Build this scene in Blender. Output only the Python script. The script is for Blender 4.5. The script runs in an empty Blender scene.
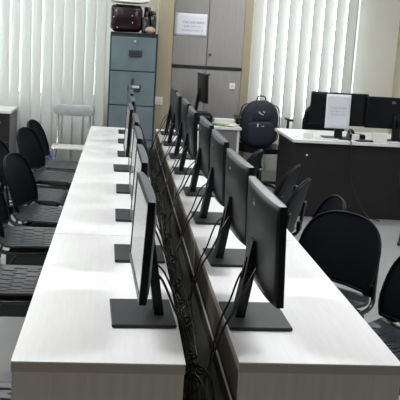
import bpy, bmesh, math, random
from mathutils import Vector, Matrix
random.seed(7)
C = bpy.context.scene.collection
PI = math.pi

# ------------------------------------------------------------------ materials
def mat(name, col, rough=.5, metal=0., noise=0., nscale=20., bump=0., spec=.5, stretch=None, col2=None, coat=0.):
    m = bpy.data.materials.new(name); m.use_nodes = True
    nt = m.node_tree; b = nt.nodes['Principled BSDF']
    b.inputs['Base Color'].default_value = (*col, 1)
    b.inputs['Roughness'].default_value = rough
    b.inputs['Metallic'].default_value = metal
    b.inputs['Specular IOR Level'].default_value = spec
    b.inputs['Coat Weight'].default_value = coat
    if noise or bump:
        tc = nt.nodes.new('ShaderNodeTexCoord'); mp = nt.nodes.new('ShaderNodeMapping')
        nt.links.new(tc.outputs['Object'], mp.inputs['Vector'])
        if stretch: mp.inputs['Scale'].default_value = stretch
        n = nt.nodes.new('ShaderNodeTexNoise'); n.inputs['Scale'].default_value = nscale
        n.inputs['Detail'].default_value = 6
        nt.links.new(mp.outputs['Vector'], n.inputs['Vector'])
        if noise:
            r = nt.nodes.new('ShaderNodeValToRGB')
            c2 = col2 or tuple(max(0, c*(1-noise)) for c in col)
            r.color_ramp.elements[0].position = .32; r.color_ramp.elements[0].color = (*c2, 1)
            r.color_ramp.elements[1].position = .66; r.color_ramp.elements[1].color = (*col, 1)
            nt.links.new(n.outputs['Fac'], r.inputs['Fac']); nt.links.new(r.outputs['Color'], b.inputs['Base Color'])
        if bump:
            bp = nt.nodes.new('ShaderNodeBump'); bp.inputs['Strength'].default_value = bump
            bp.inputs['Distance'].default_value = .003
            nt.links.new(n.outputs['Fac'], bp.inputs['Height']); nt.links.new(bp.outputs['Normal'], b.inputs['Normal'])
    return m

M = {}
M['desk'] = mat('white_ash_laminate', (.765,.77,.79), .45, noise=.05, nscale=9, stretch=(9,.8,.8), bump=.02)
M['panel'] = mat('ash_laminate_panel', (.62,.575,.505), .5, noise=.12, nscale=7, stretch=(7,7,.5), bump=.05)
M['band'] = mat('edge_band', (.46,.39,.33), .5, noise=.08, nscale=10, stretch=(1,6,6))
M['black'] = mat('black_monitor_plastic', (.0075,.008,.0105), .32, spec=.18, bump=.08, nscale=300)
M['blackg'] = mat('black_gloss_plastic', (.005,.0055,.0075), .34, spec=.25)
M['topsheen'] = mat('painted_top_sheen_plastic', (.115,.127,.155), .33, spec=.6)  # casing tops coloured lighter, standing in for reflected window and ceiling light
M['basem'] = mat('dark_grey_stand_plastic', (.024,.027,.033), .5, spec=.3)
M['screen'] = mat('dark_screen_glass', (.03,.03,.033), .22, spec=.9, coat=.6)
M['cable'] = mat('black_rubber_cable', (.010,.010,.011), .25, spec=.7)
M['tray'] = mat('dark_tray_metal', (.065,.063,.06), .5, noise=.25, nscale=12)
M['apron'] = mat('olive_black_apron', (.12,.11,.09), .5, noise=.2, nscale=12)
M['alu'] = mat('bare_metal_lip', (.62,.62,.60), .35, metal=.35)
M['chair'] = mat('black_chair_plastic', (.006,.007,.011), .42, bump=.1, nscale=120, spec=.08)
M['seat'] = mat('charcoal_chair_seat_plastic', (.022,.025,.034), .38, bump=.1, nscale=90, spec=.35)
M['frame'] = mat('black_painted_tube', (.012,.012,.014), .25, spec=.7)
M['chrome'] = mat('dull_chrome', (.6,.6,.6), .25, metal=1)
M['vinyl'] = mat('grey_vinyl', (.40,.44,.46), .35, noise=.15, nscale=14)
M['chairwhite'] = mat('white_painted_metal', (.62,.63,.61), .4, noise=.1)
M['teal'] = mat('teal_grey_steel', (.14,.195,.218), .42, noise=.16, nscale=6, bump=.04)
M['tealgap'] = mat('teal_gap_shade_steel', (.03,.045,.05), .45, noise=.1)  # body colour darkened so the gaps round the drawers look shaded
M['dark'] = mat('dark_gap', (.03,.03,.03), .6)
M['handle'] = mat('dark_steel_handle', (.06,.07,.07), .35, metal=.5)
M['label'] = mat('pale_label_card', (.6,.64,.64), .5)
M['beige'] = mat('beige_paint', (.43,.385,.27), .6, noise=.07, nscale=3)
M['wall'] = mat('offwhite_wall', (.74,.74,.69), .7, noise=.05, nscale=2)
M['wallf'] = mat('grey_front_wall', (.34,.33,.31), .7, noise=.05, nscale=2)
M['ceil'] = mat('ceiling_white', (.72,.72,.70), .8)
M['ward'] = mat('pale_grey_ash_door', (.305,.296,.297), .55, noise=.11, spec=.3, nscale=9, stretch=(6,6,.5), bump=.05)
M['wardedge'] = mat('wardrobe_edge', (.24,.23,.22), .5, noise=.45, nscale=9, stretch=(.1,.1,1))
M['bar'] = mat('black_bar', (.012,.012,.014), .4)
M['knob'] = mat('knob_metal', (.08,.08,.08), .3, metal=.6)
M['paper'] = mat('white_paper', (.74,.77,.84), .6)
M['ink'] = mat('blue_grey_ink', (.36,.36,.46), .6)
M['white'] = mat('white_plastic', (.78,.78,.76), .4)
M['rec'] = mat('charcoal_laminate', (.016,.0145,.017), .5, noise=.15, nscale=5, spec=.3)
M['rectop'] = mat('white_desk_top', (.74,.75,.75), .35, noise=.04, nscale=4)
M['greyside'] = mat('mid_grey_panel', (.20,.20,.20), .5, noise=.08)
M['fabric'] = mat('navy_bag_fabric', (.012,.014,.030), .75, noise=.3, nscale=60, bump=.3)
M['fabric2'] = mat('black_strap_webbing', (.012,.012,.015), .7, bump=.3, nscale=90)
M['maroon'] = mat('dark_maroon_plastic', (.012,.003,.007), .22, bump=.6, nscale=14)
M['jar'] = mat('smoky_glass_jar', (.02,.024,.032), .12, spec=.8)
M['pink'] = mat('pink_wrapping', (.55,.40,.36), .5, noise=.4, nscale=30)
M['green'] = mat('green_leafy_paper', (.30,.42,.16), .6, noise=.5, nscale=30)
M['blue'] = mat('blue_bottle_plastic', (.03,.10,.45), .25)
M['floor'] = mat('grey_terrazzo', (.41,.425,.43), .22, noise=.10, nscale=3, bump=.02)
M['outside'] = mat('outside_wall', (.6,.6,.6), .8)
M['alum'] = mat('window_aluminium', (.5,.5,.5), .4, metal=.7)

def glass():
    m = bpy.data.materials.new('window_glass'); m.use_nodes = True; nt = m.node_tree
    nt.nodes.remove(nt.nodes['Principled BSDF']); o = nt.nodes['Material Output']
    t = nt.nodes.new('ShaderNodeBsdfTransparent'); t.inputs[0].default_value = (.93,.96,.95,1)
    g = nt.nodes.new('ShaderNodeBsdfGlossy'); g.inputs['Roughness'].default_value = .02
    mx = nt.nodes.new('ShaderNodeMixShader'); mx.inputs[0].default_value = .06
    nt.links.new(t.outputs[0], mx.inputs[1]); nt.links.new(g.outputs[0], mx.inputs[2]); nt.links.new(mx.outputs[0], o.inputs[0])
    return m
def fabric_vane(name, col, tr):
    m = bpy.data.materials.new(name); m.use_nodes = True; nt = m.node_tree
    b = nt.nodes['Principled BSDF']; o = nt.nodes['Material Output']
    b.inputs['Base Color'].default_value = (*col,1); b.inputs['Roughness'].default_value = .7
    tc = nt.nodes.new('ShaderNodeTexCoord'); w = nt.nodes.new('ShaderNodeTexNoise'); w.inputs['Scale'].default_value = 40
    bp = nt.nodes.new('ShaderNodeBump'); bp.inputs['Strength'].default_value = .1
    nt.links.new(tc.outputs['Object'], w.inputs['Vector']); nt.links.new(w.outputs['Fac'], bp.inputs['Height'])
    nt.links.new(bp.outputs['Normal'], b.inputs['Normal'])
    t = nt.nodes.new('ShaderNodeBsdfTranslucent'); t.inputs[0].default_value = (*col,1)
    mx = nt.nodes.new('ShaderNodeMixShader'); mx.inputs[0].default_value = tr
    nt.links.new(b.outputs[0], mx.inputs[1]); nt.links.new(t.outputs[0], mx.inputs[2]); nt.links.new(mx.outputs[0], o.inputs[0])
    return m
M['glass'] = glass()
M['vaneR'] = fabric_vane('grey_blind_fabric', (.70,.70,.69), .20)
M['vaneL'] = fabric_vane('white_blind_fabric', (.66,.68,.67), .05)
def emis(name, col, s):
    m = bpy.data.materials.new(name); m.use_nodes = True; nt = m.node_tree
    e = nt.nodes.new('ShaderNodeEmission'); e.inputs[0].default_value = (*col,1); e.inputs[1].default_value = s
    nt.links.new(e.outputs[0], nt.nodes['Material Output'].inputs[0]); return m
M['lamp'] = emis('lit_tube_diffuser', (1,1,.98), 12)

# ------------------------------------------------------------------ mesh helpers
def box(bm, lo, hi, bev=0., mtx=None):
    g = bmesh.ops.create_cube(bm, size=1.)
    vs = g['verts']; c = [(a+b)/2 for a,b in zip(lo,hi)]; s = [abs(b-a) for a,b in zip(lo,hi)]
    for v in vs: v.co = Vector((v.co.x*s[0]+c[0], v.co.y*s[1]+c[1], v.co.z*s[2]+c[2]))
    if bev:
        es = list({e for v in vs for e in v.link_edges})
        r = bmesh.ops.bevel(bm, geom=es, offset=min(bev, min(s)*.45), segments=2, affect='EDGES', profile=.6)
        vs = list({v for f in r['faces'] for v in f.verts} | {v for v in vs if v.is_valid})
    if mtx is not None:
        for v in vs: v.co = mtx @ v.co
    return vs
def catmull(pts, n=6):
    P = [Vector(p) for p in pts]; out = []
    for i in range(len(P)-1):
        a = P[i-1] if i else P[0]*2-P[1]; b = P[i]; c = P[i+1]; d = P[i+2] if i+2 < len(P) else P[-1]*2-P[-2]
        for k in range(n):
            t = k/n
            out.append(.5*((2*b)+(c-a)*t+(2*a-5*b+4*c-d)*t*t+(3*b-a-3*c+d)*t**3))
    out.append(P[-1]); return out
def tube(bm, pts, r, seg=8, smooth=6, closed=False, flat=1.):
    P = catmull(pts, smooth) if smooth > 1 else [Vector(p) for p in pts]
    rings = []; n0 = None
    for i, p in enumerate(P):
        d = (P[min(i+1,len(P)-1)]-P[max(i-1,0)]).normalized()
        if n0 is None:
            n0 = d.cross(Vector((0,0,1)));
            if n0.length < .1: n0 = d.cross(Vector((0,1,0)))
            n0.normalize()
        n0 = (n0 - d*n0.dot(d)).normalized(); b = d.cross(n0)
        rings.append([bm.verts.new(p+n0*math.cos(2*PI*k/seg)*r+b*math.sin(2*PI*k/seg)*r*flat) for k in range(seg)])
    for a, b in zip(rings, rings[1:]):
        for k in range(seg):
            f = bm.faces.new((a[k], a[(k+1)%seg], b[(k+1)%seg], b[k])); f.smooth = True
    bm.faces.new(rings[0][::-1]); bm.faces.new(rings[-1])
def lathe(bm, prof, seg=20, loc=(0,0,0), mtx=None):
    rings = []
    for r, z in prof:
        rings.append([bm.verts.new(Vector((loc[0]+math.cos(2*PI*k/seg)*max(r,.0004), loc[1]+math.sin(2*PI*k/seg)*max(r,.0004), loc[2]+z))) for k in range(seg)])
    for a, b in zip(rings, rings[1:]):
        for k in range(seg):
            f = bm.faces.new((a[k], a[(k+1)%seg], b[(k+1)%seg], b[k])); f.smooth = True
    bm.faces.new(rings[0][::-1]); bm.faces.new(rings[-1])
    if mtx is not None:
        for r in rings:
            for v in r: v.co = mtx @ v.co
def shell(bm, fn, nu, nv, th, skip=None, nrm=None):
    """thick sheet from fn(u,v) -> Vector, offset along nrm; faces in skip are slots"""
    G = [[fn(-1+2*i/nu, j/nv) for i in range(nu+1)] for j in range(nv+1)]
    def N(i, j):
        a = G[j][min(i+1,nu)]-G[j][max(i-1,0)]; b = G[min(j+1,nv)][i]-G[max(j-1,0)][i]
        n = a.cross(b); return n.normalized() if n.length > 1e-9 else Vector(nrm or (0,0,1))
    A = [[bm.verts.new(G[j][i]) for i in range(nu+1)] for j in range(nv+1)]
    B = [[bm.verts.new(G[j][i]-N(i,j)*th) for i in range(nu+1)] for j in range(nv+1)]
    has = lambda i,j: 0 <= i < nu and 0 <= j < nv and not (skip and skip(i,j))
    for j in range(nv):
        for i in range(nu):
            if not has(i,j): continue
            f = bm.faces.new((A[j][i],A[j][i+1],A[j+1][i+1],A[j+1][i])); f.smooth = True
            f = bm.faces.new((B[j+1][i],B[j+1][i+1],B[j][i+1],B[j][i])); f.smooth = True
            for di,dj,a,b in ((0,-1,(j,i),(j,i+1)),(1,0,(j,i+1),(j+1,i+1)),(0,1,(j+1,i+1),(j+1,i)),(-1,0,(j+1,i),(j,i))):
                if not has(i+di,j+dj):
                    bm.faces.new((A[b[0]][b[1]],A[a[0]][a[1]],B[a[0]][a[1]],B[b[0]][b[1]]))
def obj(name, bm, m, parent=None, loc=None):
    bmesh.ops.recalc_face_normals(bm, faces=bm.faces)
    me = bpy.data.meshes.new(name); bm.to_mesh(me); bm.free()
    ms = m if isinstance(m, (list,tuple)) else [m]
    for x in ms: me.materials.append(M[x])
    o = bpy.data.objects.new(name, me); C.objects.link(o)
    if parent: o.parent = parent
    if loc: o.location = loc
    return o
def bx(name, lo, hi, m, parent=None, bev=0.):
    bm = bmesh.new(); box(bm, lo, hi, bev); return obj(name, bm, m, parent)
def tag(o, label, cat, group=None):
    o['label'] = label; o['category'] = cat
    if group: o['group'] = group
    return o
def thing(name, label, cat, loc=(0,0,0), rotz=0., group=None):
    o = bpy.data.objects.new(name, None); o.empty_display_size = .1; C.objects.link(o)
    o.location = loc; o.rotation_euler = (0,0,rotz); return tag(o, label, cat, group)
def struct(name, lo, hi, m, parent=None):
    o = bx(name, lo, hi, m, parent)
    if not parent: o['kind'] = 'structure'
    return o
def dup(root, loc, rotz, label, group=None):
    r = root.copy(); C.objects.link(r); r.location = loc; r.rotation_euler = (0,0,rotz); r['label'] = label
    if group: r['group'] = group
    for ch in list(root.children):
        c = ch.copy(); C.objects.link(c); c.parent = r
        for g in list(ch.children):
            d = g.copy(); C.objects.link(d); d.parent = c
    return r
ORD = ['nearest','second','third','fourth','fifth','sixth','seventh','eighth']

# ------------------------------------------------------------------ room
XL, XR, YN, YF, ZC = -2.3, 3.9, -4.6, 7.55, 2.85
struct('floor', (XL-.2,YN-.2,-.1), (XR+.2,YF+.2,0), 'floor')
struct('ceiling', (XL-.2,YN-.2,ZC), (XR+.2,YF+.2,ZC+.1), 'ceil')
struct('wall_left', (XL-.2,YN,0), (XL,YF,ZC), 'wall')
struct('wall_right', (XR,YN,0), (XR+.2,YF,ZC), 'wall')
struct('wall_front', (XL-.2,YN-.2,0), (XR+.2,YN,ZC), 'wallf')
# far wall with two window openings
bm = bmesh.new()
W1 = (-2.0,-.46); W2 = (1.36,2.54); ZS, ZH = .86, 2.6; SILL = {W1[0]:.86, W2[0]:.72}
for a,b in ((XL-.2,W1[0]),(W1[1],W2[0]),(W2[1],XR+.2)): box(bm,(a,YF,0),(b,YF+.2,ZC))
for a,b in (W1,W2): box(bm,(a,YF,0),(b,YF+.2,SILL[a])); box(bm,(a,YF,ZH),(b,YF+.2,ZC))
obj('wall_back', bm, 'wall')['kind'] = 'structure'
for n,(a,b) in enumerate((W1,W2)):
    w = bpy.data.objects.new('window_%d'%(n+1), None); C.objects.link(w); w['kind'] = 'structure'; w.location = (0,0,0)
    bm = bmesh.new(); e = .045; ZS = SILL[a]
    for lo,hi in (((a,YF+.06,ZS),(a+e,YF+.12,ZH)),((b-e,YF+.06,ZS),(b,YF+.12,ZH)),((a,YF+.06,ZS),(b,YF+.12,ZS+e)),((a,YF+.06,ZH-e),(b,YF+.12,ZH)),
                  (((a+b)/2-.02,YF+.06,ZS),((a+b)/2+.02,YF+.12,ZH))): box(bm,lo,hi,.004)
    obj('window_frame', bm, 'alum', w)
    bx('window_pane', (a+e,YF+.085,ZS+e), (b-e,YF+.091,ZH-e), 'glass', w)
# beige piers
struct('trim_1', (.175,6.78,0), (.328,YF-.001,ZC-.001), 'beige')
struct('trim_2', (1.113,7.16,0), (1.23,YF-.001,ZC-.001), 'beige')
struct('trim_3', (3.03,7.2,0), (3.5,YF-.001,ZC-.001), 'beige')

def blind(label, x0, x1, y, z0, z1, ang, vm, step, lastflat=0):
    t = thing('vertical_blind', label, 'blind', (x0,y,0))
    bx('head_rail', (0,-.03,z1), (x1-x0,.03,z1+.045), 'white', t, .004)
    n = int((x1-x0)/step)
    for i in range(n):
        bm = bmesh.new(); w = .074 if vm == 'vaneR' else .064; cx = step*(i+.5); a = ang+random.uniform(-.06,.06); sway = random.uniform(-.006,.006)
        def fn(u,v,a=a,cx=cx,sway=sway):
            x = u*w*(1-(.10*((z0+(z1-z0)*v)/.135%1.) if vm == 'vaneR' else 0)); yy = .008*(1-u*u)
            return Vector((cx+x*math.cos(a)-yy*math.sin(a)+sway*(1-v), x*math.sin(a)+yy*math.cos(a), z0+(z1-z0)*v))
        shell(bm, fn, 6, 90 if vm == 'vaneR' else 5, .0012)
        v_ = obj('vane', bm, vm, t)
    bm = bmesh.new()
    for i in range(n-1):
        for q in (0,):
            tube(bm, [(step*(i+.5),-.012,z0+.02),(step*(i+1.),-.014,z0+.012),(step*(i+1.5),-.012,z0+.02)], .0015, 5, 3)
    obj('bottom_chain', bm, 'white', t)
    return t
blind('white vertical blind covering the left window behind the folding chair', -2.05, -.325, 7.42, .12, 2.66, -.26, 'vaneL', .119)
blind('grey-white vertical blind with bright slits behind the reception desk', 1.27, 2.62, 7.42, .12, 2.66, .36, 'vaneR', .136)

# ceiling lamps (out of frame, they light the room)
k = 0
for ly in (.8, 3.4, 6.0):
    for lx,side in ((-1.35,'left'),(1.55,'right')):
        nm = {.8:'front',3.4:'middle',6.0:'back'}[ly]
        t = thing('ceiling_light', 'white fluorescent ceiling fitting over the %s side of the %s of the room'%(side,nm), 'ceiling light', (lx,ly,ZC-.0005), 0, 'fluorescent ceiling fittings')
        bm = bmesh.new(); box(bm, (-.62,-.16,-.03), (.62,.16,0), .004); obj('housing', bm, 'white', t)
        bm = bmesh.new(); box(bm, (-.60,-.14,-.045), (.60,.14,-.03), .004); obj('diffuser', bm, 'lamp', t)
        L = bpy.data.lights.new('tube_light','AREA'); L.shape='RECTANGLE'; L.size=1.2; L.size_y=.28; L.energy={.8:30,3.4:22.5,6.0:18}[ly]; L.color=(1,1,.985)
        lo = bpy.data.objects.new('tube_light', L); C.objects.link(lo); lo.parent = t; lo.location=(0,0,-.05)

# ------------------------------------------------------------------ desks
DW, DL, DH = .465, 1.4355, .75
def make_desk(label, side, inner=False):
    """origin floor, near-aisle corner; runs +Y; side=-1: top spans x -DW..0, side=1: 0..DW"""
    t = thing('computer_desk', label, 'desk')
    x0, x1 = (-DW,0) if side < 0 else (0,DW)
    g = .0025
    bm = bmesh.new(); box(bm, (x0,g,DH-.004), (x1,DL-g,DH), .001); obj('tabletop', bm, 'desk', t)
    bm = bmesh.new(); box(bm, (x0+.0005,g+.0005,DH-.030), (x1-.0005,DL-g-.0005,DH-.004)); obj('edge_band', bm, 'band', t)
    for y in (.004, DL-.024):
        ins = .28 if (y > .1 or inner) else .003
        bx('side_panel', (x0+(ins if side < 0 else .003),y,0), (x1-(.003 if side < 0 else ins),y+.02,DH-.030), 'panel', t)
    xa = x1-.03 if side < 0 else x0+.004
    bx('back_panel', (xa,.024,.30), (xa+.018,DL-.024,DH-.030), 'apron', t)
    return t
dl = make_desk('pale ash desk at the near end of the left row', -1)
dl2 = make_desk('x', -1, True)
def place(o, loc, l):
    o.location = loc; o['label'] = l
for k in range(1,4): (place if k == 1 else (lambda o,loc,l: dup(o,loc,0,l)))(dl2, (0,k*DL,0), ['','second pale ash desk from the near end of the left row','third pale ash desk from the near end of the left row','pale ash desk at the far end of the left row, towards the filing cabinet'][k])
XG, YR = .1495, .023
dr = make_desk('pale ash desk at the near end of the right row', 1); dr.location = (XG,YR,0)
dr2 = make_desk('x', 1, True)
for k in range(1,4): (place if k == 1 else (lambda o,loc,l: dup(o,loc,0,l)))(dr2, (XG,YR+k*DL,0), ['','second pale ash desk from the near end of the right row','third pale ash desk from the near end of the right row','pale ash desk at the far end of the right row, nearest the wardrobe'][k])
# cable channel between the rows
t = thing('cable_tray', 'dark metal cable channel running between the two desk rows', 'cable tray')
bx('tray_floor', (.004,.03,.555), (XG-.004,5.70,.561), 'tray', t)
bx('tray_wall', (XG-.010,.03,.561), (XG-.004,5.70,.612), 'tray', t)
bx('tray_lip', (XG-.010,.03,.612), (XG-.004,5.70,.616), 'alu', t)
for y in (.2,2.8,5.5): bx('tray_leg', (.06,y,0), (.09,y+.03,.555), 'tray', t)

# ------------------------------------------------------------------ monitors
MW, MH = .52, .297
def make_monitor(label, sx, tilt, z0):
    """screen faces +X; origin under the middle of the foot"""
    t = thing('desktop_monitor', label, 'monitor')
    bm = bmesh.new(); box(bm, (-.098,-.125,.002), (.098,.125,.012), .003); box(bm,(-.09,-.117,0),(.09,.117,.002)); obj('base', bm, 'basem', t)
    T = Matrix.Translation((sx,0,z0)) @ Matrix.Rotation(-tilt,4,'Y')
    # neck: two rails with a cable opening
    bm = bmesh.new()
    top = T @ Vector((-.035,0,.13)); bot = Vector((-.052,0,.010)); d = top-bot
    def nk(a, b, y0, y1, th=.013):
        vs = []
        for f in (a,b):
            p = bot+d*f; w = 1-.25*f
            for (dx,yy) in ((-th,y0*w),(th,y0*w),(th,y1*w),(-th,y1*w)): vs.append(bm.verts.new((p.x+dx,yy,p.z)))
        for q in ((0,1,2,3),(7,6,5,4),(0,4,5,1),(1,5,6,2),(2,6,7,3),(3,7,4,0)): bm.faces.new([vs[i] for i in q])
    nk(0,.50,-.036,.036,.015); nk(.50,.80,-.036,-.014,.015); nk(.50,.80,.014,.036,.015); nk(.80,1.05,-.036,.036,.015)
    obj('neck', bm, 'blackg', t)
    # back shell
    bm = bmesh.new(); nu, nv = 22, 14
    def th(u,v):
        g = (.72+.28*min(1,v/.10))*(1-.58*max(0,(v-.70)/.30)**2)
        return .016+.023*(1-abs(u)**3.2)*g
    F = [[bm.verts.new(T @ Vector((0,u_*MW/2,v_*MH))) for u_ in [-1+2*i/nu for i in range(nu+1)]] for v_ in [j/nv for j in range(nv+1)]]
    Bk = [[bm.verts.new(T @ Vector((-th(-1+2*i/nu,j/nv),(-1+2*i/nu)*MW/2,j/nv*MH))) for i in range(nu+1)] for j in range(nv+1)]
    for j in range(nv):
        for i in range(nu):
            bm.faces.new((F[j][i],F[j][i+1],F[j+1][i+1],F[j+1][i]))
            f = bm.faces.new((Bk[j+1][i],Bk[j+1][i+1],Bk[j][i+1],Bk[j][i])); f.smooth = True
    for j in range(nv):
        bm.faces.new((F[j+1][0],F[j][0],Bk[j][0],Bk[j+1][0])) ; bm.faces.new((F[j][nu],F[j+1][nu],Bk[j+1][nu],Bk[j][nu]))
    for i in range(nu):
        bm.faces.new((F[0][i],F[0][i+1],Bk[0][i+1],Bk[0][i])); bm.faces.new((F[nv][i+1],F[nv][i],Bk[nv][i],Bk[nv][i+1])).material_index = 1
    sh = obj('casing', bm, ['black','topsheen'], t)
    # bezel and display
    bm = bmesh.new(); e = .014
    for a,b in (((0,-MW/2,0),(.004,MW/2,e+.006)),((0,-MW/2,MH-e),(.004,MW/2,MH)),((0,-MW/2,e),(.004,-MW/2+e,MH-e)),((0,MW/2-e,e),(.004,MW/2,MH-e))): box(bm,a,b,0,T)
    obj('bezel', bm, 'blackg', t)
    bm = bmesh.new(); box(bm,(.0005,-MW/2+e,e+.006),(.002,MW/2-e,MH-e),0,T); obj('display', bm, 'screen', t)
    # round maker's mark on the back
    logo(t, T @ Matrix.Translation((-.0365,.035,MH*.83)) @ Matrix.Rotation(-PI/2,4,'Z') @ Matrix.Rotation(PI/2,4,'X'), .016)
    return t
TXT = {}
def text_mesh(s, size, depth=.0004):
    cu = bpy.data.curves.new('txt','FONT'); cu.body = s; cu.size = size; cu.align_x='CENTER'; cu.align_y='CENTER'; cu.extrude = depth; cu.resolution_u = 2
    o = bpy.data.objects.new('txt', cu); C.objects.link(o); bpy.context.view_layer.update()
    me = bpy.data.meshes.new_from_object(o.evaluated_get(bpy.context.evaluated_depsgraph_get()))
    bpy.data.objects.remove(o); return me
M['mark'] = mat('pale_grey_print', (.42,.44,.46), .35)
def logo(parent, mtx, r):
    bm = bmesh.new(); bm.from_mesh(text_mesh('DELL', r*.82))
    n = 24
    for k in range(n):
        a, b = 2*PI*k/n, 2*PI*(k+1)/n
        v = [bm.verts.new((math.cos(x)*q, math.sin(x)*q, z)) for z in (.0004,) for q,x in ((r,a),(r,b),(r*.88,b),(r*.88,a))]
        bm.faces.new(v)
    for v in bm.verts: v.co = mtx @ v.co
    return obj('emblem', bm, 'mark', parent)

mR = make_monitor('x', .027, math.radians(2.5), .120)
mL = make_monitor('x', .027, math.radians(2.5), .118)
SP = DL/2
def rowname(k, side):
    if k == 0: return 'black monitor at the near end of the %s row, %s'%(side, 'seen edge-on' if side=='left' else 'showing its whole back')
    if k == 7: return 'black monitor at the far end of the %s row, by the %s'%(side, 'filing cabinet' if side=='left' else 'beige pier')
    return '%s black monitor from the near end of the %s row of desks'%(ORD[k], side)
rotR = [1.2,1.9,.3,.7,-.6,-.3,-1.2,.6]; rotL = [2.4,1.2,.8,.5,1.5,1,.3,.8]
XR_ = [.249,.265,.273,.279,.264,.275,.265,.277]; XL_ = [-.110,-.105,-.107,-.108,-.130,-.108,-.108,-.108]
YB_R = [.398,1.105,1.835,2.535,3.26,3.95,4.66,5.40]; YB_L = [.398,1.12,1.83,2.53,3.27,3.93,4.68,5.35]
def cable(name, pts, r, label, group, n=7):
    bm = bmesh.new(); tube(bm, pts, r, 6, n); return tag(obj(name, bm, 'cable'), label, 'cable', group)
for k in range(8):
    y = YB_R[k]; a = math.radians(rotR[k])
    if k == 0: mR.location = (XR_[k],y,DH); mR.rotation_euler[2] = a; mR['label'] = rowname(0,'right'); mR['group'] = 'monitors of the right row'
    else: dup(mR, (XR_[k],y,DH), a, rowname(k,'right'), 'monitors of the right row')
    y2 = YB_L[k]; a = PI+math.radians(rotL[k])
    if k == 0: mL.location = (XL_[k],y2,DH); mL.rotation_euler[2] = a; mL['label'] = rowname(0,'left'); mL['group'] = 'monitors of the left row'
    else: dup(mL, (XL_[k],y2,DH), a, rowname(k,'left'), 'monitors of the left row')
    nm = ['nearest','second','third','fourth','fifth','sixth','seventh','farthest'][k]
    j = lambda s=.01: random.uniform(-s,s)
    cable('monitor_cable', [(.245,y-.03,.935),(.215,y-.055,.885),(.175,y-.07,.80),(.140,y-.09,.745),(.105,y-.13+j(),.66),(.075,y-.22+j(),.595),(.06+j(),y-.5,.578)], .0042,
          'thick black cable drooping from the %s monitor of the right row into the gap'%nm, 'cables behind the right row')
    cable('monitor_cable', [(.240,y+.03,.93),(.20,y+.03,.885),(.168,y+.01,.80),(.142,y-.01,.748),(.118,y-.04+j(),.67),(.10,y-.14+j(),.60),(.10+j(),y-.4,.577)], .0034,
          'thin black cable drooping from the %s monitor of the right row into the gap'%nm, 'cables behind the right row')
    cable('monitor_cable', [(-.088,y2-.02,.91),(-.05,y2-.03,.87),(-.012,y2-.05,.79),(.018,y2-.08,.73),(.028,y2-.14,.66),(.035+j(),y2-.26,.60),(.03+j(),y2-.5,.578)], .004,
          'thick black cable drooping from the %s monitor of the left row into the gap'%nm, 'cables behind the left row')
    cable('monitor_cable', [(-.088,y2+.03,.92),(-.045,y2+.05,.88),(-.005,y2+.03,.80),(.018,y2,.745),(.040,y2-.06,.67),(.05+j(),y2-.16,.61),(.045+j(),y2-.42,.585)], .0034,
          'thin black cable drooping from the %s monitor of the left row into the gap'%nm, 'cables behind the left row')
# long runs and loops lying in the channel
for i in range(13):
    x = .012+.0048*i; pts = []; y = .02
    while y < 5.6:
        pts.append((min(.128,max(.010,x+random.uniform(-.012,.014))), y, .57+random.uniform(0,.05)+(.06 if i%3==0 else 0)*random.random())); y += .28+random.uniform(0,.08)
    cable('trunk_cable', pts, random.choice((.003,.004,.0045)), 'black cable lying lengthwise among the tangle between the desk rows', 'tangle of long cables between the desk rows', 5)
for i in range(12):
    y = [.10,.22,.55,.75,1.0,1.35,1.75,2.2,2.7,3.3,3.9,4.6][i]; cx = .040+random.uniform(-.008,.012); r = .026+random.uniform(0,.008); pts = []
    for q in range(0,20):
        a = q*.75; pts.append((cx+math.cos(a)*r*.9, y+math.sin(a)*r*1.3+q*.003, .62+.0035*q+.02*math.sin(a*1.3)))
    cable('coiled_cable', pts, .0028, 'small coil of black cable tied up in the gap between the desk rows', 'coiled cables between the desk rows', 4)
for i,(xx,yy) in enumerate(((.045,.06),(.070,.12))):
    cable('looping_cable', [(xx-.03,yy+.25,.60),(xx-.02,yy+.1,.66),(xx,yy,.685),(xx+.02,yy-.03,.64),(xx+.03,yy-.045,.52),(xx+.035,yy-.05,.36),(xx+.03,yy-.03,.15),(xx,yy+.1,.008),(xx-.02,yy+.3,.006)], .0045,
          'black cable looping over and down at the near end of the gap', 'cables hanging at the near end of the gap')

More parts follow.
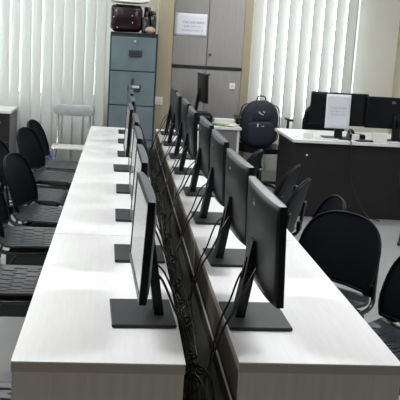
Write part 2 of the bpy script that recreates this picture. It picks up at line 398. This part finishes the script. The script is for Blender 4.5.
# ------------------------------------------------------------------ slatted chairs
def make_chair(label):
    """faces +X, origin on the floor under the seat middle"""
    t = thing('slatted_chair', label, 'chair')
    bm = bmesh.new(); SW, SD = .235, .215
    def seat(u, v):
        x = -SD+2*SD*v; w = SW*(1-.06*v)*(1-.10*max(0,(abs(v-.5)*2-.8)/.2)**2)
        z = .445-.012*math.sin(PI*v)*(1-u*u)-.030*max(0,(v-.82)/.18)**2+.03*max(0,(.15-v)/.15)**2+.006*u*u
        return Vector((x, u*w, z))
    slot = lambda i,j: (i % 4 == 2 and 4 <= i <= 52 and 4 <= j <= 22 and ((j + (3 if (i//4)%2 else 0)) % 7) < 4)
    shell(bm, lambda u,v: seat(u,v), 56, 26, .010, slot)
    obj('seat', bm, 'seat', t)
    bm = bmesh.new(); BW, BH = .232, .325
    def wdt(v):
        return BW*(max(0.0,1-((v-.30)/.70)**3.1)**(1/2.5) if v > .30 else 1-.12*((.30-v)/.30)**2)
    def back(u, v):
        w = wdt(v)
        yy = u*w; x = -.222-.085*v-.035*v*v*0+.045*(yy/BW)**2*(1-.4*v)
        return Vector((x, yy, .505+BH*v))
    vv = [0,.05,.1,.17,.25,.34,.43,.52,.60,.68,.75,.81,.86,.905,.94,.965,.985,.9985]
    shell(bm, lambda u,v: back(u, vv[min(len(vv)-1,int(round(v*(len(vv)-1))))]), 20, len(vv)-1, .011)
    rim = [back(-1,q) for q in vv] + [back(u,vv[-1]) for u in (-.5,0,.5)] + [back(1,q) for q in vv[::-1]]
    tube(bm, [p+Vector((.003,0,0)) for p in rim], .0065, 6, 1)
    tube(bm, [back(-1+2*i/12,0)+Vector((.003,0,0)) for i in range(13)], .0065, 6, 1)
    obj('backrest', bm, 'chair', t)
    bm = bmesh.new()
    for s in (-1,1):   # one bent arm from the back panel forward under the seat
        tube(bm, [(-.262,s*.205,.66),(-.247,s*.212,.56),(-.238,s*.218,.50),(-.225,s*.226,.455),(-.19,s*.228,.428),(-.12,s*.226,.418),(.0,s*.218,.415),(.17,s*.205,.412)], .0115, 8, 5)
    tube(bm, [(.17,-.205,.412),(.17,0,.410),(.17,.205,.412)], .010, 8, 2)
    tube(bm, [(-.15,-.226,.42),(-.15,0,.405),(-.15,.226,.42)], .010, 8, 3)
    for s in (-1,1): box(bm, (-.17,s*.222-.004,.350),(.15,s*.222+.004,.428),.003)
    box(bm, (-.16,-.205,.400),(.16,.205,.406))  # added dark plate, stands in for the shade seen through the seat slots
    obj('seat_frame', bm, 'frame', t)
    for s in (-1,1):
        bm = bmesh.new(); box(bm,(-.252,s*.19-.03,.475),(-.225,s*.19+.03,.535),.008); obj('back_bracket', bm, 'blackg', t)
        bm = bmesh.new(); tube(bm,[(.15,s*.205,.415),(.178,s*.212,.36),(.195,s*.222,.18),(.21,s*.23,.012)], .0105, 8, 5); lathe(bm,[(.014,0),(.015,.02),(.012,.03)],10,(.21,s*.23,0)); obj('leg', bm, 'frame', t)
        bm = bmesh.new(); tube(bm,[(-.10,s*.226,.418),(-.145,s*.228,.36),(-.185,s*.232,.18),(-.215,s*.236,.012)], .0105, 8, 5); lathe(bm,[(.014,0),(.015,.02),(.012,.03)],10,(-.215,s*.236,0)); obj('leg', bm, 'frame', t)
    return t
ch = make_chair('black slatted chair at the near end of the left desks, mostly outside the frame')
ch['group'] = 'chairs along the left desks'; ch.location = (-.60,.30,0)
LC = [(-.585,1.70,1,'charcoal slatted chair at the second left desk, its seat nearest the camera'),
      (-.63,2.53,4,'charcoal slatted chair on the left whose seat shows bright glints through its slots'),
      (-.585,3.13,-11,'black slatted chair on the left with its whole rounded back in view'),
      (-.77,3.78,-4,'slatted chair of the left row just behind the one with the whole rounded back'),
      (-.68,4.56,-14,'black slatted chair with curved back, second from the far end of the left row'),
      (-.675,5.19,-9,'black slatted chair at the far end of the left row, before the folding chair')]
for x,y,a,l in LC: dup(ch, (x,y,0), math.radians(a), l)
RC = [(.836,.935,200,'black chair at the right edge of the photo beside the nearest right desk'),
      (.69,1.54,218,'large black chair turned towards the camera beside the nearest right desk'),
      (.68,2.13,180,'black chair on the right whose rounded rim shows over the large turned chair'),
      (.65,2.80,155,'black chair with pointed back corner, between the rounded chair backs and the reception desk'),
      (.71,3.36,155,'black chair with thin pointed back corner in front of the reception desk side'),
      (.57,4.05,155,'dark rounded chair back below the backpack at the right row')]
for x,y,a,l in RC: dup(ch, (x,y,0), math.radians(a), l, 'chairs along the right desks')
dup(ch, (2.34,4.22,0), math.radians(165), 'black thin-legged chair at the right edge in front of the charcoal reception panel', 'chairs along the right desks')

# ------------------------------------------------------------------ silver folding chair
t = thing('folding_chair', 'silver-grey folding chair standing open against the white blind', 'chair', (-.675,6.52,0))
bm = bmesh.new()
def fb(u,v):
    return Vector((u*.208*(1-.13*(abs(v-.5)*2)**5), .10-.02*(u*u)-.010*(1-(2*v-1)**2), .750+.120*(.5+(v-.5)*(1-.22*abs(u)**5))))
shell(bm, fb, 20, 10, .024)
obj('backrest', bm, 'vinyl', t)
bm = bmesh.new(); box(bm, (-.215,-.12,.420),(.215,.18,.440),.008); obj('seat', bm, 'chairwhite', t)
for s in (-1,1):
    bm = bmesh.new(); tube(bm, [(s*.165,.13,.84),(s*.165,.115,.68),(s*.165,.06,.46),(s*.19,-.10,.22),(s*.2,-.25,.01)], .010, 8, 5); obj('leg', bm, 'chrome', t)
    bm = bmesh.new(); tube(bm, [(s*.185,-.12,.43),(s*.19,.05,.24),(s*.2,.22,.01)], .010, 8, 4); obj('leg', bm, 'chrome', t)
bm = bmesh.new(); tube(bm, [(-.2,-.22,.07),(.2,-.22,.07)], .008, 8, 1); tube(bm, [(-.197,.19,.07),(.197,.19,.07)], .008, 8, 1); obj('stretcher', bm, 'chrome', t)

# blue bottles on the floor by the far left chairs
def bottle(x,y,h,r,label):
    t = thing('water_bottle', label, 'bottle', (x,y,0), 0, 'blue bottles on the floor')
    bm = bmesh.new(); lathe(bm, [(r*.9,0),(r,.015),(r,h*.35),(r*.94,h*.4),(r,h*.45),(r,h*.72),(r*.75,h*.84),(r*.35,h*.92),(r*.35,h*.95)], 18); obj('bottle_body', bm, 'blue', t)
    bm = bmesh.new(); lathe(bm, [(r*.4,h*.95),(r*.4,h),(r*.3,h+.002)], 14); obj('cap', bm, 'white', t)
bottle(-.925,6.62,.385,.042,'tall blue bottle on the floor by the left leg of the folding chair')
bottle(-1.09,6.52,.13,.036,'short blue bottle on the floor behind the far left chairs')

# ------------------------------------------------------------------ left corner cabinet
t = thing('office_cabinet', 'grey office cabinet with pale top and black front in the left corner', 'cabinet', (-1.345,6.80,0))
bx('top_panel', (-.75,0,.722), (.0,.58,.75), 'rectop', t, .003)
bx('body', (-.74,.03,0), (-.01,.57,.722), 'greyside', t)
dd = bx('drawer', (-.73,.012,.42), (-.018,.03,.715), 'rec', t, .003)
bx('handle', (-.16,-.004,.60), (-.11,.012,.635), 'chrome', dd, .003)
dd = bx('drawer', (-.73,.012,.05), (-.018,.03,.41), 'rec', t, .003)
bx('handle', (-.16,-.004,.33), (-.11,.012,.365), 'chrome', dd, .003)

# ------------------------------------------------------------------ filing cabinet
FX0, FX1, FY, FZ = -.326, .160, 6.5, 1.615
t = thing('filing_cabinet', 'tall teal-grey steel filing cabinet against the far wall', 'filing cabinet', (FX0,FY,0))
w = FX1-FX0
bm = bmesh.new(); box(bm, (0,.012,0), (w,.62,FZ), .004); obj('body', bm, 'tealgap', t)
ztop = FZ-.018
for k in range(4):
    z1 = ztop-k*.352; z0 = z1-.340
    dw = bx('drawer', (.016,-.006,max(.05,z0)), (w-.016,.012,z1), 'teal', t, .004)
    hz = z1-.165 if k else z1-.165
    bm = bmesh.new(); box(bm, (w*.40,-.014,hz-.035), (w*.68,-.006,hz+.035), .003); obj('handle_plate', bm, 'handle', dw)
    bm = bmesh.new(); box(bm, (w*.43,-.020,hz+.002), (w*.65,-.014,hz+.028), .002); obj('label_card', bm, 'label' if k else 'handle', dw)
    bm = bmesh.new(); tube(bm, [(w*.44,-.014,hz-.02),(w*.46,-.032,hz-.022),(w*.62,-.032,hz-.022),(w*.64,-.014,hz-.02)], .005, 6, 3); obj('handle', bm, 'handle', dw)
bm = bmesh.new(); lathe(bm, [(.016,0),(.016,.006),(.008,.01)], 14, mtx=Matrix.Translation((w*.52,-.006,ztop-.045)) @ Matrix.Rotation(PI/2,4,'X')); obj('lock', bm, 'chrome', t)
k_ = thing('key_bunch', 'small dark bunch of keys hanging from the second cabinet drawer', 'keys', (FX0+w*.50,FY-.012,ztop-.42))
bm = bmesh.new(); tube(bm, [(.012*math.cos(a),0,.012*math.sin(a)+.0) for a in [i*PI/5 for i in range(11)]], .002, 5, 1); obj('key_ring', bm, 'knob', k_)
for q,dx in enumerate((-.008,.0,.009)):
    bm = bmesh.new(); lathe(bm,[(.009,-.002),(.009,.002)],12,mtx=Matrix.Translation((dx,-.004*q,-.02)) @ Matrix.Rotation(PI/2,4,'X')); box(bm,(dx-.003,-.004*q-.001,-.065),(dx+.003,-.004*q+.001,-.026)); obj('key', bm, 'knob', k_)
# things on top of it
bm = bmesh.new(); box(bm, (0,0,0),(w-.004,.50,.025),.004); box(bm,(.02,.02,.025),(.03,.48,.0252)); tag(obj('flat_board', bm, 'bar', None, (FX0+.002,FY+.008,FZ)), 'flat black board lying on top of the filing cabinet under the bag and jars', 'board')
t = thing('plastic_bag', 'shiny dark maroon plastic bag on the left of the filing cabinet', 'bag', (FX0+.155,FY+.26,FZ+.0255))
bm = bmesh.new(); bmesh.ops.create_icosphere(bm, subdivisions=4, radius=1)
for v in bm.verts:
    c = v.co; q = Vector([math.copysign(abs(a)**.34, a) for a in c])
    n = .04*math.sin(9*c.x+3*c.z)+.04*math.sin(11*c.z+5*c.y)
    v.co = Vector((q.x*(.168+.03*n), q.y*(.165+n*.04), .155+q.z*(.142+n*.05)))
for f in bm.faces: f.smooth = True
zmin = min(v.co.z for v in bm.verts)
for v in bm.verts: v.co.z = (v.co.z-zmin)*.98+.0005
obj('bag_body', bm, 'maroon', t)
bm = bmesh.new()
for dx,dz in ((-.12,.27),(-.105,.21),(.06,.17),(.065,.10),(-.09,.045),(-.13,.15)):
    lathe(bm, [(.004,0),(.006,.003),(.003,.006)], 8, mtx=Matrix.Translation((dx,-.166,dz)) @ Matrix.Rotation(PI/2,4,'X'))
st_ = obj('painted_glints', bm, 'label', t); st_['kind'] = 'stuff'  # pale dots painted on as glints of the shiny plastic
bm = bmesh.new(); tube(bm, [(-.05,-.10,.27),(-.06,-.15,.22),(-.02,-.17,.15),(.03,-.165,.18),(.05,-.12,.26)], .006, 6, 5, flat=.5); obj('bag_handle', bm, 'maroon', t)
bm = bmesh.new()
def tr(u,v): return Vector((u*.20, -.19+.38*v, .0+.018*abs(u)**4+.012*(abs(v-.5)*2)**4))
shell(bm, tr, 12, 8, .022); tag(obj('tray_lid', bm, 'white', None, (FX0+.180,FY+.25,FZ+.343)), 'white shallow tray resting on the dark maroon bag', 'tray')
for i,(dx,dy,r,h,mm,l) in enumerate(((.355,.14,.040,.16,'jar','tall smoky glass jar on the right of the filing cabinet'),(.428,.25,.041,.23,'jar','taller smoky glass jar at the back right of the filing cabinet'),(.375,.33,.040,.27,'jar','tallest dark jar behind the two smoky jars on the filing cabinet'))):
    t = thing('glass_jar', l, 'jar', (FX0+dx,FY+dy,FZ+.0255), 0, 'jars on the filing cabinet')
    bm = bmesh.new(); lathe(bm, [(r*.9,0),(r,.01),(r,h*.7),(r*.8,h*.82),(r*.8,h*.86)], 18); obj('jar_body', bm, mm, t)
    bm = bmesh.new(); lathe(bm, [(r*.86,h*.86),(r*.86,h),(r*.7,h+.003)], 18); obj('lid', bm, 'knob', t)
bm = bmesh.new(); bmesh.ops.create_icosphere(bm, subdivisions=3, radius=1)
for v in bm.verts:
    c = v.co; v.co = Vector((c.x*.055,c.y*.045,.031+c.z*.032*(1+.2*math.sin(8*c.x+6*c.y))))
zmin = min(v.co.z for v in bm.verts)
for v in bm.verts: v.co.z -= zmin-.0005
tag(obj('wrapped_parcel', bm, 'pink', None, (FX0+.405,FY+.07,FZ+.0255)), 'small crumpled pink-white parcel at the front of the filing cabinet top', 'parcel')

# ------------------------------------------------------------------ wall switch
t = thing('light_switch', 'white double light switch on the beige pier beside the filing cabinet', 'switch', (.212,6.78,.945))
bx('plate', (-.042,-.010,-.042), (.042,0,.042), 'white', t, .003)
for s in (-1,1): bx('rocker', (s*.018-.012,-.014,-.02), (s*.018+.012,-.010,.02), 'white', t, .002)

# ------------------------------------------------------------------ wardrobe (upper and lower cupboards)
WX0, WX1, WY, WZ = .332, 1.108, 6.9, 1.318
wx = WX1-WX0
def cupboard(name, label, z0, z1, kz, off):
    t = thing(name, label, 'cupboard', (WX0,WY,z0))
    h = z1-z0; split = .380
    bm = bmesh.new(); box(bm,(0,.022,0),(wx,.60,h)); obj('carcass', bm, 'wardedge', t)
    d1 = bx('door', (.008,0,.004), (split-.004,.020,h-.004), 'ward', t, .002)
    d2 = bx('door', (split+.004,0,.004), (wx-.012,.020,h-.004), 'ward', t, .002)
    bm = bmesh.new(); lathe(bm, [(.011,0),(.011,.008),(.014,.014),(.010,.020)], 14, mtx=Matrix.Translation((split+off,0,kz-z0)) @ Matrix.Rotation(PI/2,4,'X')); obj('knob', bm, 'knob', d2)
    return t
cupboard('storage_cupboard', 'lower pale grey wood cupboard below the black bar', 0, WZ-.014, 1.245, .035)
cupboard('storage_cupboard', 'upper pale grey wood cupboard bearing the white notice', WZ+.014, 2.35, 1.46, .035)
tag(bx('divider_bar', (WX0-.004,WY-.008,WZ-.0135), (WX1-.004,WY+.59,WZ+.0135), 'bar', None, .002), 'black horizontal bar between the upper and lower cupboards', 'bar')
t = thing('card_holder', 'small white plate on the right door of the lower cupboard', 'plate', (1.010,WY-.0005,1.143))
bx('plate', (-.030,-.008,-.040), (.030,0,.025), 'white', t, .003)
bx('rocker', (-.012,-.012,-.022), (.012,-.008,.008), 'label', t, .002)

def notice(name, label, w, h, loc, lines, tilt=0., rotz=0.):
    """sheet facing -Y with faint, unreadable lines of print"""
    t = thing(name, label, 'paper', loc, rotz)
    bm = bmesh.new()
    shell(bm, lambda u,v: Vector((u*w/2, -.004*(u*u)*.5-.001, h*v)), 8, 8, .0006)
    obj('sheet', bm, 'paper', t)
    rs = random.Random(3)
    for (y,x0,x1,ht) in lines:
        x = x0; bm = bmesh.new()
        while x < x1:
            n = rs.randint(3,7)
            for q in range(n):
                if x > x1: break
                hh = ht*rs.choice((.7,1,1,.85)); ww = ht*.55
                yy = -.0045-.002*((x/(w/2))**2)
                ty = rs.randint(0,3)
                box(bm,(x,yy,y),(x+ww*.28,yy+.0012,y+hh))
                if ty != 1: box(bm,(x,yy,y+hh-.2*ht),(x+ww,yy+.0012,y+hh))
                if ty != 2: box(bm,(x,yy,y),(x+ww,yy+.0012,y+.2*ht))
                if ty == 3: box(bm,(x+ww*.72,yy,y),(x+ww,yy+.0012,y+hh))
                x += ww*1.35
            x += ht*.8
        obj('printed_line', bm, 'ink', t)
    t.rotation_euler[0] = tilt
    return t
notice('paper_notice', 'white landscape notice taped to the upper left cupboard door', .345, .236, (.520,WY-.003,1.645), [(.135,-.08,.135,.020),(.095,-.08,.115,.014),(.055,-.10,.135,.012)])

# ------------------------------------------------------------------ side desk with papers and a turned monitor
t = thing('side_desk', 'small white-topped side desk in front of the cupboards', 'desk', (.56,6.24,0))
bx('tabletop', (0,0,.724), (.49,.50,.75), 'rectop', t, .003)
bx('front_panel', (.03,.03,.10), (.45,.05,.724), 'greyside', t)
bx('leg_panel', (.45,.03,0), (.475,.47,.724), 'rectop', t)
bx('leg_panel', (.02,.03,0), (.045,.47,.724), 'rectop', t)
t = thing('desktop_printer', 'low black printer under the turned monitor on the side desk', 'printer', (.655,6.55,DH+.0005))
bm = bmesh.new(); box(bm,(-.085,-.15,0),(.105,.16,.102),.012); obj('printer_body', bm, 'black', t)
bm = bmesh.new(); box(bm,(-.07,-.175,.02),(.09,-.15,.032),.003); obj('paper_tray', bm, 'blackg', t)
bm = bmesh.new(); box(bm,(-.06,-.153,.07),(.08,-.149,.09),.001); obj('control_strip', bm, 'handle', t)
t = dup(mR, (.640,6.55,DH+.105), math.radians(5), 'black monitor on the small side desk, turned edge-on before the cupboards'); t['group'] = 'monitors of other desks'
M['paper2'] = mat('white_papers', (.72,.74,.70), .6)
for i,(x,y,a,mm,l) in enumerate(((.86,6.50,.2,'paper2','white sheet lying at the back of the side desk'),(.93,6.42,-.3,'paper2','white sheet lying askew at the front right of the side desk'),(.84,6.40,.9,'green','crumpled green sheet on the white papers of the side desk'))):
    bm = bmesh.new(); s = .62 if mm == 'green' else 1
    shell(bm, lambda u,v: Vector((u*.10*s, (v-.5)*.26*s, .003+.004*i+.008*math.sin(4*u+3*v)**2)), 8, 8, .0012)
    o = obj('paper_sheet', bm, mm, None, (x,y,.7505)); o.rotation_euler[2] = a; tag(o, l, 'paper', 'papers on the side desk')
bx_ = bx('paper_stack', (.80,6.58,.7505), (1.02,6.72,.80), 'paper2', None, .004); tag(bx_, 'low stack of white papers at the back of the side desk', 'paper')

# ------------------------------------------------------------------ reception desk
RX0, RY0, RX1 = 1.425, 5.46, 3.3
t = thing('reception_desk', 'large desk with white top and charcoal panels on the right', 'desk', (RX0,RY0,0))
L = RX1-RX0
bx('tabletop', (0,0,.722), (L,.96,.75), 'rectop', t, .004)
bx('front_panel', (.06,.06,.004), (L-.04,.08,.722), 'rec', t)
bx('side_panel', (.04,.06,.004), (.06,.90,.722), 'rec', t)
bx('side_panel', (L-.04,.06,.004), (L-.02,.90,.722), 'rec', t)
bm = bmesh.new(); lathe(bm, [(.010,0),(.010,.004),(.006,.006)], 12, mtx=Matrix.Translation((.155,.06,.60)) @ Matrix.Rotation(PI/2,4,'X')); obj('cable_grommet', bm, 'white', t)

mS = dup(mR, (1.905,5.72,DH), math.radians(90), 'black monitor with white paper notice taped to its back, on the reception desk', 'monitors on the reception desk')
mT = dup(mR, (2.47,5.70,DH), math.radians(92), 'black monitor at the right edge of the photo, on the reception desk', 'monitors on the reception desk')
mS.scale = (1,1.08,1.06); mT.scale = (1,1.17,1.02)
notice('paper_notice', 'white portrait notice covering the back of the reception monitor', .240, .325, (1.880,5.655,.853), [(.19,-.08,.085,.011),(.158,-.075,.075,.010),(.125,-.065,.070,.011)], tilt=math.radians(-2.5))
def desk_box(x,y,z,w,d,h,m,name,label,cat,grp=None,a=0):
    bm = bmesh.new(); box(bm,(-w/2,-d/2,0),(w/2,d/2,h),.004); o = obj(name,bm,m,None,(x,y,z)); o.rotation_euler[2]=a; return tag(o,label,cat,grp)
desk_box(1.60,5.62,.7505,.085,.06,.052,'white','small_box','small white box at the left end of the reception desk','box')
desk_box(1.62,5.70,.7505,.22,.16,.006,'paper2','paper_sheet','white sheets under the small box on the reception desk','paper','papers on the reception desk',.3)
desk_box(1.78,5.58,.7505,.22,.13,.008,'label','folder','pale grey folder below the portrait notice on the reception desk','folder',None,-.2)
desk_box(2.06,5.60,.7505,.06,.06,.06,'white','tape_roll_box','little white carton just right of the portrait notice','box')
desk_box(2.28,5.56,.7505,.13,.09,.085,'white','carton','white carton standing between the two reception monitors','box')
desk_box(2.15,5.57,.7505,.20,.10,.012,'black','keyboard','black keyboard lying between the reception monitors','keyboard',None,.1)
desk_box(2.46,5.53,.7505,.24,.12,.010,'label','envelope','grey envelope in front of the right reception monitor','envelope',None,.05)
# mug-shaped pen cup
t = thing('telephone', 'black desk telephone behind the right end of the portrait notice', 'telephone', (2.12,5.80,.7505))
bm = bmesh.new(); box(bm,(-.08,-.07,0),(.08,.07,.045),.012); obj('phone_body', bm, 'black', t)
bm = bmesh.new(); tube(bm,[(-.05,-.085,.05),(-.055,-.04,.075),(-.055,.04,.075),(-.05,.08,.05)],.016,8,4); obj('handset', bm, 'blackg', t)
def hang(pts, l):
    cable('hanging_cable', pts, .0055, l, 'cables on the reception desk front', 8)
hang([(1.975,5.56,.757),(1.975,5.452,.756),(1.975,5.442,.70),(1.98,5.44,.52),(2.03,5.43,.33),(2.11,5.42,.17),(2.20,5.40,.05),(2.32,5.42,.007)], 'black cable hanging down the reception panel right of the portrait notice')
hang([(2.475,5.56,.769),(2.475,5.452,.762),(2.476,5.442,.68),(2.47,5.44,.50),(2.50,5.44,.30),(2.55,5.42,.10),(2.60,5.40,.007)], 'black cable hanging down the reception panel at the right edge')

# ------------------------------------------------------------------ office chairs
def office_chair(label, loc, rot, ws=1., zb=.58, arms=True):
    t = thing('office_chair', label, 'chair', loc, rot, 'swivel chairs by the window')
    bm = bmesh.new(); 
    def se(u,v): return Vector((u*.24*(1-.1*(abs(v-.5)*2)**3), -.22+.44*v, .50-.015*(1-u*u)+.02*abs(v-.5)))
    shell(bm, se, 12, 10, .05); obj('seat', bm, 'chair', t)
    bm = bmesh.new()
    def ba(u,v):
        w = .235*(1-.25*abs(v-.45)**2*3)*(max(0,1-max(0,(v-.6)/.4)**3)**.5*.7+.3)
        return Vector((u*w*ws, .25+.05*v-.05*u*u, zb+.43*v))
    shell(bm, ba, 12, 14, .035); obj('backrest', bm, 'chair', t)
    bm = bmesh.new(); tube(bm,[(0,.18,.46),(0,.30,.50),(0,.31,.70)],.018,8,4); obj('back_support', bm, 'frame', t)
    for s in ((-1,1) if arms else ()):
        bm = bmesh.new(); tube(bm,[(s*.20,.0,.47),(s*.275,.0,.49),(s*.285,.0,.80)],.014,8,4); box(bm,(s*.285-.025,-.14,.80),(s*.285+.025,.08,.828),.01); obj('armrest', bm, 'frame', t)
    bm = bmesh.new(); lathe(bm,[(.03,.09),(.03,.28),(.018,.28),(.018,.46)],14); obj('gas_lift', bm, 'frame', t)
    bm = bmesh.new()
    for k in range(5):
        a = 2*PI*k/5+.3; tube(bm,[(0,0,.10),(.15*math.cos(a),.15*math.sin(a),.095),(.27*math.cos(a),.27*math.sin(a),.075)],.018,8,3)
    obj('star_base', bm, 'frame', t)
    for k in range(5):
        a = 2*PI*k/5+.3; bm = bmesh.new(); lathe(bm,[(.02,-.02),(.028,-.012),(.028,.012),(.02,.02)],14,mtx=Matrix.Translation((.27*math.cos(a),.27*math.sin(a),.0285)) @ Matrix.Rotation(a,4,'Z') @ Matrix.Rotation(PI/2,4,'X')); obj('castor', bm, 'frame', t)
    return t
office_chair('black swivel chair carrying the navy backpack by the window', (1.36,6.80,0), .05, .75, .50)
office_chair('black swivel chair behind the reception desk, its back left of the notice', (2.11,6.82,0), 0, 1., .545, False)

# ------------------------------------------------------------------ backpack
t = thing('backpack', 'navy black backpack sitting upright on the swivel chair by the window', 'backpack', (1.305,6.70,.512))
def blob(bm, cx, cy, cz, sx, sy, sz, e=.62, taper=0.):
    g = bmesh.ops.create_icosphere(bm, subdivisions=4, radius=1)
    for v in g['verts']:
        c = v.co; q = [math.copysign(abs(a)**e, a) for a in c]
        tp = 1-taper*max(0,q[2])**2
        v.co = Vector((cx+q[0]*sx*tp, cy+q[1]*sy, cz+q[2]*sz))
        v.co += Vector((math.sin(17*c.z+5*c.x), 0, math.sin(13*c.x))) * .004
    for f in bm.faces: f.smooth = True
bm = bmesh.new(); blob(bm, 0,0,.25,.205,.105,.25,.62,.22); obj('main_compartment', bm, 'fabric', t)
bm = bmesh.new(); blob(bm, 0,-.085,.15,.155,.055,.135,.55,.05); obj('front_pocket', bm, 'fabric', t)
bm = bmesh.new(); blob(bm, .01,-.088,.34,.10,.035,.06,.6); obj('upper_pocket', bm, 'fabric', t)
bm = bmesh.new(); tube(bm,[(-.05,-.02,.485),(-.04,-.03,.535),(.0,-.03,.548),(.04,-.03,.535),(.05,-.02,.485)],.009,6,5,flat=.6); obj('carry_handle', bm, 'fabric2', t)
for s in (-1,1):
    bm = bmesh.new(); tube(bm,[(s*.10,.07,.46),(s*.19,.0,.43),(s*.218,.0,.30),(s*.212,.02,.10),(s*.15,.06,.03)],.011,6,5,flat=.5); obj('shoulder_strap', bm, 'fabric2', t)
bm = bmesh.new(); tube(bm,[(-.035,-.126,.385),(-.01,-.128,.365),(.015,-.126,.355)],.005,6,3); tube(bm,[(.015,-.126,.39),(.03,-.126,.375)],.004,6,2); obj('zip_puller', bm, 'label', t)
bm = bmesh.new(); box(bm,(-.045,-.142,.225),(-.030,-.136,.26),.002); box(bm,(.0,-.145,.232),(.03,-.138,.238),.001); obj('tag', bm, 'label', t)

# ------------------------------------------------------------------ world, camera
w = bpy.data.worlds.new('World'); bpy.context.scene.world = w; w.use_nodes = True
bg = w.node_tree.nodes['Background']; bg.inputs[0].default_value = (.93,.97,1.0,1); bg.inputs[1].default_value = 5.
for (a,b) in (W1,W2):
    L = bpy.data.lights.new('window_daylight','AREA'); L.shape='RECTANGLE'; L.size=b-a; L.size_y=ZH-ZS; L.energy=45; L.color=(.93,.97,1.)
    o = bpy.data.objects.new('window_daylight', L); C.objects.link(o); o.location=((a+b)/2,YF+.35,(ZS+ZH)/2); o.rotation_euler=(-PI/2,0,0)

s = .775; f=821.74; pitch=.1923; roll=.0605; yaw=.1043
cam = bpy.data.cameras.new('Camera'); co = bpy.data.objects.new('Camera', cam); C.objects.link(co)
F = Vector((math.sin(yaw)*math.cos(pitch), math.cos(yaw)*math.cos(pitch), -math.sin(pitch)))
R0 = Vector((math.cos(yaw),-math.sin(yaw),0)); U0 = R0.cross(F)
c_, s_ = math.cos(roll), math.sin(roll)
R1 = R0*c_+U0*s_; U1 = U0*c_-R0*s_
mw = Matrix((( R1.x,U1.x,-F.x,-.2666*s),(R1.y,U1.y,-F.y,-2.6835*s),(R1.z,U1.z,-F.z,.75+1.1115*s),(0,0,0,1)))
co.matrix_world = mw
cam.sensor_width = 36; cam.lens = 36*f/400; cam.clip_end = 60
bpy.context.scene.camera = co
vs = bpy.context.scene.view_settings
vs.view_transform='Standard'; vs.look='None'; vs.gamma=1; vs.use_curve_mapping=False; vs.exposure=0.
